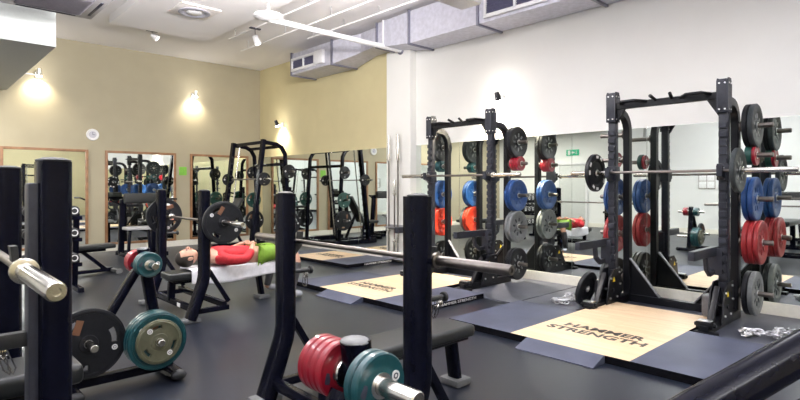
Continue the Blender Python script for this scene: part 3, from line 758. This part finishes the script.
def tplates(tree, items, x, z, side, where):
    y = side * .056; n = len(items)
    for i, (kind, R, T, pm, col, deco) in enumerate(items):
        y += side * T / 2
        p = tree.location
        word = {1: ('',), 2: ('inner ', 'outer '), 3: ('innermost ', 'middle ', 'outermost '), 4: ('innermost ', 'second ', 'third ', 'outermost ')}[n][i]
        plate(kind, R, T, pm, (p.x + x, p.y + y, z), (0, 1, 0), f'{word}{col} plate, {where}', 'plates on the plate trees', roll=.3 + .2 * i, deco=deco, face=-1)
        y += side * (T / 2 + .002)
NT = 'bottom centre plate tree'; LT = 'plate tree left of the benches'
tplates(T1, [('small', .084, .028, P_crim, 'crimson', 'small_badge')] * 4, 0, .82, 1, 'far side of the ' + NT)
tplates(T1, [('small', .088, .028, P_teal, 'teal', 'small_badge')] * 2, 0, .82, -1, 'near side of the ' + NT)
tplates(T2, [('small', .085, .028, P_crim, 'crimson', 'small_badge')] * 3, 0, .82, 1, 'far top peg of the ' + LT)
tplates(T2, [('small', .085, .028, P_teal, 'teal', 'small_badge')] * 3, 0, .82, -1, 'near top peg of the ' + LT)
tplates(T2, [('grip', .19, .042, P_teal, 'large teal', 'badges')] * 3 + [('grip', .145, .028, P_olive, 'olive grey', 'badges')], .04, .30, -1, 'lower near peg of ' + LT)
tplates(T2, [('grip', .222, .035, P_black, 'big black grip', 'badges')], -.36, .34, -1, 'the low left peg of the ' + LT)

# ---------------------------------------------------------------- smith machine
sm = thing('smith_machine', 'tall black smith machine with slanted uprights in the far corner', 'smith machine', (5.45, 10.5, 0)); sm.scale = (1, 1, 1.04)
for s in (-1, 1):
    y = s * .66
    MB().sweep([(-.28, y, .05), (0, y, 2.22)], rect(.07, .12), up=(0, 1, 0)).build('front_upright', M_frame, sm)
    nt2 = MB()
    for k in range(13):
        z = .35 + k * .13; nt2.box((-.28 + .28 * z / 2.2 + .0, y - s * .07, z), (.05, .03, .03), .004)
    nt2.build('catch_pegs', M_rackd, sm)
    MB().sweep([(0.0, y, 2.17), (.30, y, 2.14), (.42, y, 2.08), (.5, y, 1.95), (.55, y, 1.2), (.6, y, .08)], oval(.08, .08), up=(0, 1, 0)).build('rear_upright', M_frame, sm)
    MB().beam((-.5, y, .05), (.75, y, .05), .08, .1).build('base_rail', M_frame, sm)
    MB().cyl((-.17, y - s * .12, .1), (.08, y - s * .12, 2.14), .015).build('guide_rod', M_chrome, sm)
    for x, z in ((.57, .55), (.55, 1.0), (.53, 1.6)): MB().cyl((x, y, z), (x, y + s * .28, z), .0245, bev=.004).build('weight_peg', M_bar, sm)
for x, z in ((0.02, 2.17), (.38, 2.1), (.5, 1.75), (.66, .05)): MB().beam((x, -.66, z), (x, .66, z), .05, .06).build('cross_rail', M_frame, sm)
barbell('smith machine bar between its guide rods', (5.45 - .06, 10.5, 1.5), 2.1)
for y, R, pm, c, wh in ((-.80, .13, P_black, 'black', 'right end of the smith machine bar'), (.80, .13, P_black, 'black', 'left end of the smith machine bar')):
    plate('grip', R, .03, pm, (5.39, 10.5 + y, 1.5), (0, 1, 0), f'small {c} grip plate on the {wh}', 'plates on the smith machine', deco='badges')
for s, sd in ((-1, 'right'), (1, 'left')):
    for (x, z), R, nm in (((.57, .55), .222, 'lowest'), ((.55, 1.0), .17, 'middle'), ((.53, 1.6), .14, 'top')):
        plate('grip', R, .035, P_black if nm != 'middle' else P_green, (5.45 + x, 10.5 + s * .78, z * 1.04), (0, 1, 0), f'{"black" if nm != "middle" else "dark green"} grip plate on {nm} {sd} rear peg of the smith machine', 'plates on the smith machine', deco='badges')
ab = thing('incline_bench', 'black incline bench with raised backrest inside the smith machine', 'weight bench', (5.05, 10.5, 0), PI)
MB().box((.45, 0, .45), (.42, .28, .07), .025, seg=3).build('seat', M_vinyl, ab)
MB().box((-.02, 0, .78), (.08, .28, .75), .03, Matrix.Rotation(-.55, 3, 'Y'), 3).build('backrest', M_vinyl, ab)
MB().beam((-.4, 0, .06), (.7, 0, .06), .07, .06).beam((.2, 0, .06), (.3, 0, .42), .06, .06).beam((-.3, 0, .08), (.02, 0, .68), .05, .05).beam((.68, -.2, .04), (.68, .2, .04), .07, .07).beam((-.4, -.25, .04), (-.4, .25, .04), .07, .07).build('bench_frame', M_frame, ab)

# ---------------------------------------------------------------- seated machine, benches, dumbbells
sx = thing('seated_machine', 'black seated exercise machine with wide pad before the middle framed mirror', 'exercise machine', (3.5, 11.25, 0))
MB().box((0, -.12, 1.12), (.62, .1, .2), .04, seg=4).build('chest_pad', M_vinyl, sx)
MB().box((-.1, -.3, .55), (.5, .32, .06), .02, seg=3).build('seat', mat('seat_grey', (.35, .35, .36), .4), sx)
f = MB().beam((-.35, .25, .04), (.45, .25, .04), .08, .08).beam((-.3, -.5, .04), (-.3, .3, .04), .08, .08).beam((.35, -.5, .04), (.35, .3, .04), .08, .08)
f.beam((-.3, .1, .05), (-.3, .0, 1.1), .08, .1).beam((.3, .1, .05), (.3, 0, 1.1), .08, .1).beam((-.3, 0, 1.08), (.3, 0, 1.08), .07, .07).beam((-.3, -.35, .05), (-.25, -.3, .53), .05, .05).beam((.1, -.35, .05), (.08, -.3, .53), .05, .05)
f.build('machine_frame', M_frame, sx)
MB().tube([(.34, -.02, 1.0), (.55, -.1, 1.1), (.6, -.35, 1.1)], .018).build('handle_bar', M_frame, sx); MB().tube([(-.34, -.02, 1.0), (-.55, -.1, 1.1), (-.6, -.35, 1.1)], .018).build('handle_bar', M_frame, sx)

def flat_bench(lbl, pos, rz, L=1.1):
    t = thing('flat_bench', lbl, 'weight bench', pos, rz)
    MB().box((0, 0, .425), (L, .28, .07), .025, seg=3).build('pad', M_vinyl, t)
    MB().beam((-L * .4, 0, .37), (L * .4, 0, .37), .06, .05).beam((-L * .42, 0, .06), (L * .02, 0, .36), .06, .05).beam((L * .40, 0, .06), (L * .1, 0, .36), .06, .05).beam((-L * .46, 0, .05), (L * .5, 0, .05), .07, .05).build('bench_frame', M_frame, t)
    for x in (-L * .46, L * .5): MB().sweep([(x, -.24, .035), (x, .24, .035)], oval(.09, .07)).build('foot_bar', M_foot if x > 0 else M_frame, t)
    return t
flat_bench('low black flat bench on the floor behind the large near post', (1.95, 9.2, 0), .15)
flat_bench('black padded bench end in the bottom left corner', (-.05, 3.32, 0), 0, 1.05)

dr = thing('dumbbell_rack', 'black dumbbell rack seen between the large near posts at left', 'dumbbell rack', (1.25, 8.0, 0))
for x in (-.5, .47): MB().beam((x, .12, 0), (x, .0, 1.0), .05, .07).beam((x, -.25, .03), (x, .25, .03), .07, .06).build('rack_side', M_frame, dr)
for z in (.38, .70, .98):
    MB().box((0, .0 - .02, z), (1.0, .03, .05), .004).box((0, -.16, z - .03), (1.0, .03, .05), .004).build('shelf', M_frame, dr)
def dumbbell_proto():
    t = thing('dumbbell', 'x', 'dumbbell', (0, 0, 0))
    MB().cyl((0, -.07, 0), (0, .07, 0), .016).build('handle', M_chrome, t)
    for s in (-1, 1):
        h = MB().cyl((0, s * .06, 0), (0, s * .14, 0), .062, bev=.01).build('head', M_rub, t)
        MB().lathe((0, s * .141, 0), (0, s, 0), [(.03, 0), (.042, 0), (.042, .001), (.03, .001)], 24).build('end_ring', M_mark, h)
    return t
db = dumbbell_proto(); first = True
for z, nm in ((1.045, 'top'), (.765, 'middle'), (.445, 'bottom')):
    for k in range(6):
        o = db if first else copy_tree(db); first = False
        o.location = (1.25 - .40 + k * .16, 7.91, z); o['group'] = 'dumbbells on the near rack'
        ordn = ('leftmost', 'second', 'third', 'fourth', 'fifth', 'rightmost')[k]
        o['label'] = f'{ordn} black dumbbell on the {nm} shelf of the rack at left'
# dumbbell rack along the opposite wall, seen only in the mirror
dr2 = copy_tree(dr); dr2.location = (UC + .35, 10.9, 0); dr2.rotation_euler = (0, 0, -PI / 2 + PI); dr2.scale = (1.6, 1, 1)
dr2['label'] = 'black dumbbell rack along the opposite wall, seen in the mirror'
k2 = 0
for z, nm in ((1.045, 'top'), (.765, 'middle'), (.445, 'bottom')):
    for k in range(9):
        o = copy_tree(db); o.rotation_euler = (0, 0, PI / 2); o.location = (UC + .35 + .09, 10.9 - .66 + k * .165, z)
        o['group'] = 'dumbbells seen in the mirror'; o['label'] = f'black dumbbell on the {nm} shelf of the rack reflected in the mirror'

# vertical bars on the pilaster
hb = thing('bar_holder', 'grey wall bracket holding upright barbells on the white pilaster', 'bar holder', (U - .15, 7.0, 0))
MB().box((-.03, 0, .62), (.05, .5, .09), .006).box((-.09, 0, .62), (.08, .5, .02), .004).box((-.09, 0, .09), (.17, .5, .06), .006).build('bracket', mat('holder_grey', (.3, .3, .32), .4, .5), hb)
for y, L, lb in ((7.17, 2.15, 'tall chrome barbell standing upright at left on the white pilaster'), (6.93, 2.15, 'tall chrome barbell standing upright at right on the white pilaster'), (7.02, 1.35, 'short chrome bar standing upright between the two tall ones')):
    t = barbell(lb, (U - .24, y, .12 + L / 2), L, 0, True)
    t['group'] = 'bars stored upright on the pilaster'

# chains
def chain(lbl, pos, n, spread, seed, rz=0):
    rnd = random.Random(seed); m = MB(); p = V(-spread, 0, .02); a = 0
    for i in range(n):
        a += rnd.uniform(-.9, .9); f_ = i / n
        tgt = V(-spread + 2 * spread * f_, math.sin(f_ * 15) * spread * .35, 0)
        step = V(math.cos(a), math.sin(a), 0) * .04 + (tgt - V(p.x, p.y, 0)) * .25
        p = V(p.x + step.x, p.y + step.y, .012 + .05 * abs(math.sin(i * 1.7)) * (1 - abs(2 * f_ - 1)) + rnd.uniform(0, .02))
        R = Matrix.Rotation(math.atan2(step.y, step.x), 4, 'Z') @ Matrix.Rotation((PI / 2 * (i % 2)) * .7 + rnd.uniform(-.3, .3), 4, 'X')
        pts = []
        for k in range(12):
            t_ = 2 * PI * k / 12; pts.append(p + (R @ V(.042 * math.cos(t_), .024 * math.sin(t_), 0)))
        m.tube(pts, .0065, 6, closed=True, up=(R @ V(0, 0, 1)))
    o = m.build('weight_chain', mat('chain_steel', (.55, .55, .58), .3, .85)); o.location = (pos[0], pos[1], .010); o.rotation_euler = (0, 0, rz)
    return tag(o, lbl, 'chain', 'lifting chains')
chain('silver chain heaped on the mat left of the nearest power rack', (5.72, 3.2, 0), 40, .15, 3, -PI / 4)
chain('silver chain heaped on the mat right of the nearest power rack', (5.62, 1.22, 0), 56, .22, 5, -PI / 4)

# ---------------------------------------------------------------- glossy tube in the bottom right corner
def scr(x, y, d):
    X = (x - 400) / F * d; z = 1.36 - (y - 186) * d / F
    return V(X * .728 + d * .686, -X * .686 + d * .728, z)
ft = thing('machine_frame', 'glossy black curved machine tube in the bottom right corner', 'exercise machine', (1.0, 0, 0))
def L_(p): return p - V(1.0, 0, 0)
a0, a1, a2, a3 = scr(560, 492, 1.0), scr(700, 409, 1.1), scr(800, 352, 1.2), scr(900, 300, 1.32)
MB().tube([L_(p) for p in (V(a0.x, a0.y, 0.05), a0 - V(0, 0, .1), a0 + (a1 - a0) * .12, a1, a2, a3, V(a3.x + .12, a3.y - .1, a3.z - .1), V(a3.x + .14, a3.y - .12, .05))], .043, 24).build('upper_tube', M_frame, ft)
b0, b1, b2 = scr(690, 480, 1.16), scr(760, 438, 1.2), scr(880, 372, 1.32)
MB().tube([L_(p) for p in (b0, b1, b2)], .03, 20).build('lower_tube', M_frame, ft)
MB().box(L_(V(a3.x + .14, a3.y - .12, .03)), (.16, .3, .06), .02).box(L_(V(a0.x, a0.y, .03)), (.16, .3, .06), .02).build('base_foot', M_foot, ft)

# ---------------------------------------------------------------- people
def skin_mesh(nodes, edges, root=0, sub=2):
    me = bpy.data.meshes.new('s'); me.from_pydata([n[0] for n in nodes], edges, [])
    o = bpy.data.objects.new('s', me); COL.objects.link(o)
    md = o.modifiers.new('skin', 'SKIN'); md.use_smooth_shade = True
    for i, n in enumerate(nodes):
        r = n[1]; me.skin_vertices[0].data[i].radius = (r, r) if isinstance(r, (int, float)) else r
        me.skin_vertices[0].data[i].use_root = (i == root)
    o.modifiers.new('sub', 'SUBSURF').levels = sub
    bpy.context.view_layer.update()
    out = bpy.data.meshes.new_from_object(o.evaluated_get(bpy.context.evaluated_depsgraph_get())); bpy.data.objects.remove(o)
    return out
M_skin = mat('skin', (.48, .26, .18), .5, var=.06); M_hair = mat('dark_hair', (.02, .014, .01), .6, var=.3)
def hand(m, wrist, dirv, palm_n, s):
    d_ = Vector(dirv).normalized(); n = Vector(palm_n).normalized(); sd = d_.cross(n).normalized() * s
    w_ = Vector(wrist)
    pal = skin_mesh([(w_, .024), (w_ + d_ * .045, (.022, .034)), (w_ + d_ * .085, (.014, .036))], [(0, 1), (1, 2)], 0)
    m.mesh(pal)
    for k, ln in enumerate((.066, .076, .072, .056)):
        b_ = w_ + d_ * .075 + sd * (.027 - k * .018)
        m.mesh(skin_mesh([(b_, .0095), (b_ + d_ * ln * .45, .009), (b_ + d_ * ln * .75 + n * .012, .0085), (b_ + d_ * ln * .92 + n * .03, .0075)], [(0, 1), (1, 2), (2, 3)], 0, 1))
    b_ = w_ + d_ * .03 + sd * .026
    m.mesh(skin_mesh([(b_, .013), (b_ + d_ * .03 + sd * .025, .0105), (b_ + d_ * .06 + sd * .03 + n * .01, .009)], [(0, 1), (1, 2)], 0, 1))
def head(m, c, up, fwd):
    up = Vector(up).normalized(); fw = Vector(fwd).normalized(); sd = up.cross(fw)
    R = Matrix((sd, fw, up)).transposed(); c = Vector(c); P = lambda x, y, z: c + R @ V(x, y, z)
    m.sphere(c, .1, (.78, .98, 1.12), 24, 16, R); m.sphere(P(0, .022, -.055), .07, (.84, .95, .95), 20, 12, R)
    m.sphere(P(0, .104, -.012), .016, (.8, 1.1, 1.6), 12, 8, R)      # nose
    for s in (-1, 1):
        m.sphere(P(s * .08, -.005, -.01), .028, (.4, .8, 1.2), 12, 8, R)
    m.sphere(P(0, .094, -.052), .02, (1.2, .35, .35), 12, 8, R)
    return P, R
def hair_cap(P, R, c, parent):
    b_ = MB(); b_.sphere(c, .108, (.80, .98, 1.12), 24, 16, R)
    fw = R @ V(0, 1, 0); up = R @ V(0, 0, 1)
    dl = [v for v in b_.bm.verts if (v.co - Vector(c)).dot(fw) > .035 and (v.co - Vector(c)).dot(up) < .075 or (v.co - Vector(c)).dot(up) < -.05]
    bmesh.ops.delete(b_.bm, geom=dl, context='VERTS'); b_.build('hair', M_hair, parent)
def eyes(P, parent):
    e = MB()
    for s in (-1, 1): e.sphere(P(s * .032, .088, .008), .011, (1.2, .7, .7), 10, 8)
    e.build('eyes', M_dark, parent)

# person lying on the bench; x runs head -> feet
def lying_person():
    ox, oy = 2.72, 5.90
    def p(x, y, z): return V(x - .45, y, z)
    n = [(p(.83, 0, .585), (.13, .10)), (p(.68, 0, .585), (.125, .10)), (p(.5, 0, .60), (.15, .11)), (p(.36, 0, .60), (.14, .09)), (p(.22, 0, .60), .055), (p(.17, 0, .60), .05)]
    e = [(0, 1), (1, 2), (2, 3), (3, 4), (4, 5)]
    def add(pt, r, par): n.append((pt, r)); e.append((par, len(n) - 1)); return len(n) - 1
    wr = []
    for s in (-1, 1):
        a = add(p(.36, s * .17, .60), .06, 3); a = add(p(.46, s * .24, .57), .05, a); a = add(p(.62, s * .29, .57), .043, a)
        a = add(p(.74, s * .2, .66), .038, a); a = add(p(.80, s * .11, .715), .027, a); wr.append(n[a][0])
        h = add(p(.92, s * .09, .58), .095, 0); h = add(p(1.08, s * .15, .60), .08, h); h = add(p(1.27, s * .24, .60), .06, h)
        h = add(p(1.30, s * .28, .50), .055, h); h = add(p(1.26, s * .29, .33), .052, h); h = add(p(1.22, s * .29, .15), .036, h); h = add(p(1.2, s * .29, .11), .036, h)
        add(p(1.36, s * .30, .08), (.04, .03), h)
    t = thing('person', 'person in red top lying on the bench with hands on stomach', 'person', (ox, oy, -.04))
    m = MB(); m.mesh(skin_mesh(n, e, 0))
    c = p(.06, 0, .61); P, R = head(m, c, (-1, 0, -.05), (0, 0, 1))
    hand(m, wr[0], (.45, .75, .05), (0.1, 0, -1), 1); hand(m, wr[1], (.45, -.75, .05), (.1, 0, -1), -1)
    m.build('body', M_skin, t); hair_cap(P, R, c, t); eyes(P, t)
    # clothes over the same skeleton
    def sub(idx, grow, name, mtl):
        mp = {i: k for k, i in enumerate(idx)}
        nn = [(n[i][0], tuple(a + grow for a in (n[i][1] if isinstance(n[i][1], tuple) else (n[i][1],) * 2))) for i in idx]
        ee = [(mp[a], mp[b]) for a, b in e if a in mp and b in mp]
        MB().mesh(skin_mesh(nn, ee, 0)).build(name, mtl, t)
    sub([0, 1, 2, 3, 4, 6, 7, 8, 18, 19, 20] if False else [0, 1, 2, 3, 6, 7, 8] + [6 + 13, 7 + 13, 8 + 13][:3], .012, 'shirt', mat('red_shirt', (.42, .012, .02), .75, var=.15, bump=.4, bscale=40)) if len(n) == 6 + 2 * 13 else None
    k = (len(n) - 6) // 2
    return t, n, e, k, sub
t, n, e, k, sub = lying_person()
L0, R0 = 6, 6 + k
M_redshirt = mat('red_shirt', (.42, .012, .02), .75, var=.15, bump=.4, bscale=40)
sub([1, 0, 2, 3, L0, L0 + 1, L0 + 2, L0 + 3, R0, R0 + 1, R0 + 2, R0 + 3], .014, 'shirt', M_redshirt)
sub([0, L0 + 5, L0 + 6, L0 + 7, R0 + 5, R0 + 6, R0 + 7], .017, 'shorts', mat('lime_shorts', (.13, .24, .015), .7, var=.1))
for z0 in (L0, R0):
    sub([z0 + 11, z0 + 12] , .012, 'shoe', mat('grey_shoe', (.3, .31, .34), .6))
    sub([z0 + 8, z0 + 9, z0 + 10, z0 + 11], .008, 'legging', mat('legging_black', (.03, .03, .035), .7))

# towel
tw = MB(); NX, NY = 34, 26; prof = []
for j in range(NY + 1):
    s = j / NY * 0.62
    if s < .15: y, z = -.158, .335 + s
    elif s < .47: y, z = -.158 + (s - .15), .485 - .0
    else: y, z = .158, .485 - (s - .47)
    prof.append((y, z))
grid = []
for i in range(NX + 1):
    x = -.10 + 1.05 * i / NX; row = []
    for j, (y, z) in enumerate(prof):
        wv = .006 * math.sin(x * 31 + j * .4)
        if j < 6: y2 = y - .006 - abs(wv) * (6 - j) / 4 * 1.2; z2 = z - .02 * math.sin(x * 5)* (6 - j) / 6
        elif j > 20: y2 = y + .006 + abs(wv); z2 = z
        else: y2 = y; z2 = z + .002
        row.append(tw.bm.verts.new((x, y2, z2)))
    grid.append(row)
for i in range(NX):
    for j in range(NY): tw.bm.faces.new((grid[i][j], grid[i + 1][j], grid[i + 1][j + 1], grid[i][j + 1]))
tw = tw.build('towel', mat('white_towel', (.72, .72, .76), .9, var=.05, bump=.5, bscale=150)); tw.location = (2.42, 5.9, -.04)
md = tw.modifiers.new('thick', 'SOLIDIFY'); md.thickness = .008; md.offset = 1
tag(tw, 'white towel draped over the bench pad under the lying person', 'towel')


# ---------------------------------------------------------------- equipment behind the camera, seen only in the mirrors
c = copy_tree(sm); c.location = (4.6, -2.9, 0); c.rotation_euler = (0, 0, -PI / 2); c['label'] = 'black smith machine behind the viewer, seen only in the framed mirrors'
c = copy_tree(R1); c.location = (1.4, -3.1, 0); c.rotation_euler = (0, 0, -PI / 2); c['label'] = 'charcoal power rack behind the viewer, seen only in the framed mirrors'; c['group'] = 'power racks behind the viewer'
c = copy_tree(sx); c.location = (-2.5, 3.0, 0); c.rotation_euler = (0, 0, PI / 2); c['label'] = 'black seated machine by the opposite white wall, at the right edge of the long mirror'
c = copy_tree(sm); c.location = (-2.4, .2, 0); c.rotation_euler = (0, 0, PI); c['label'] = 'black smith machine by the opposite white wall, seen only in mirrors'
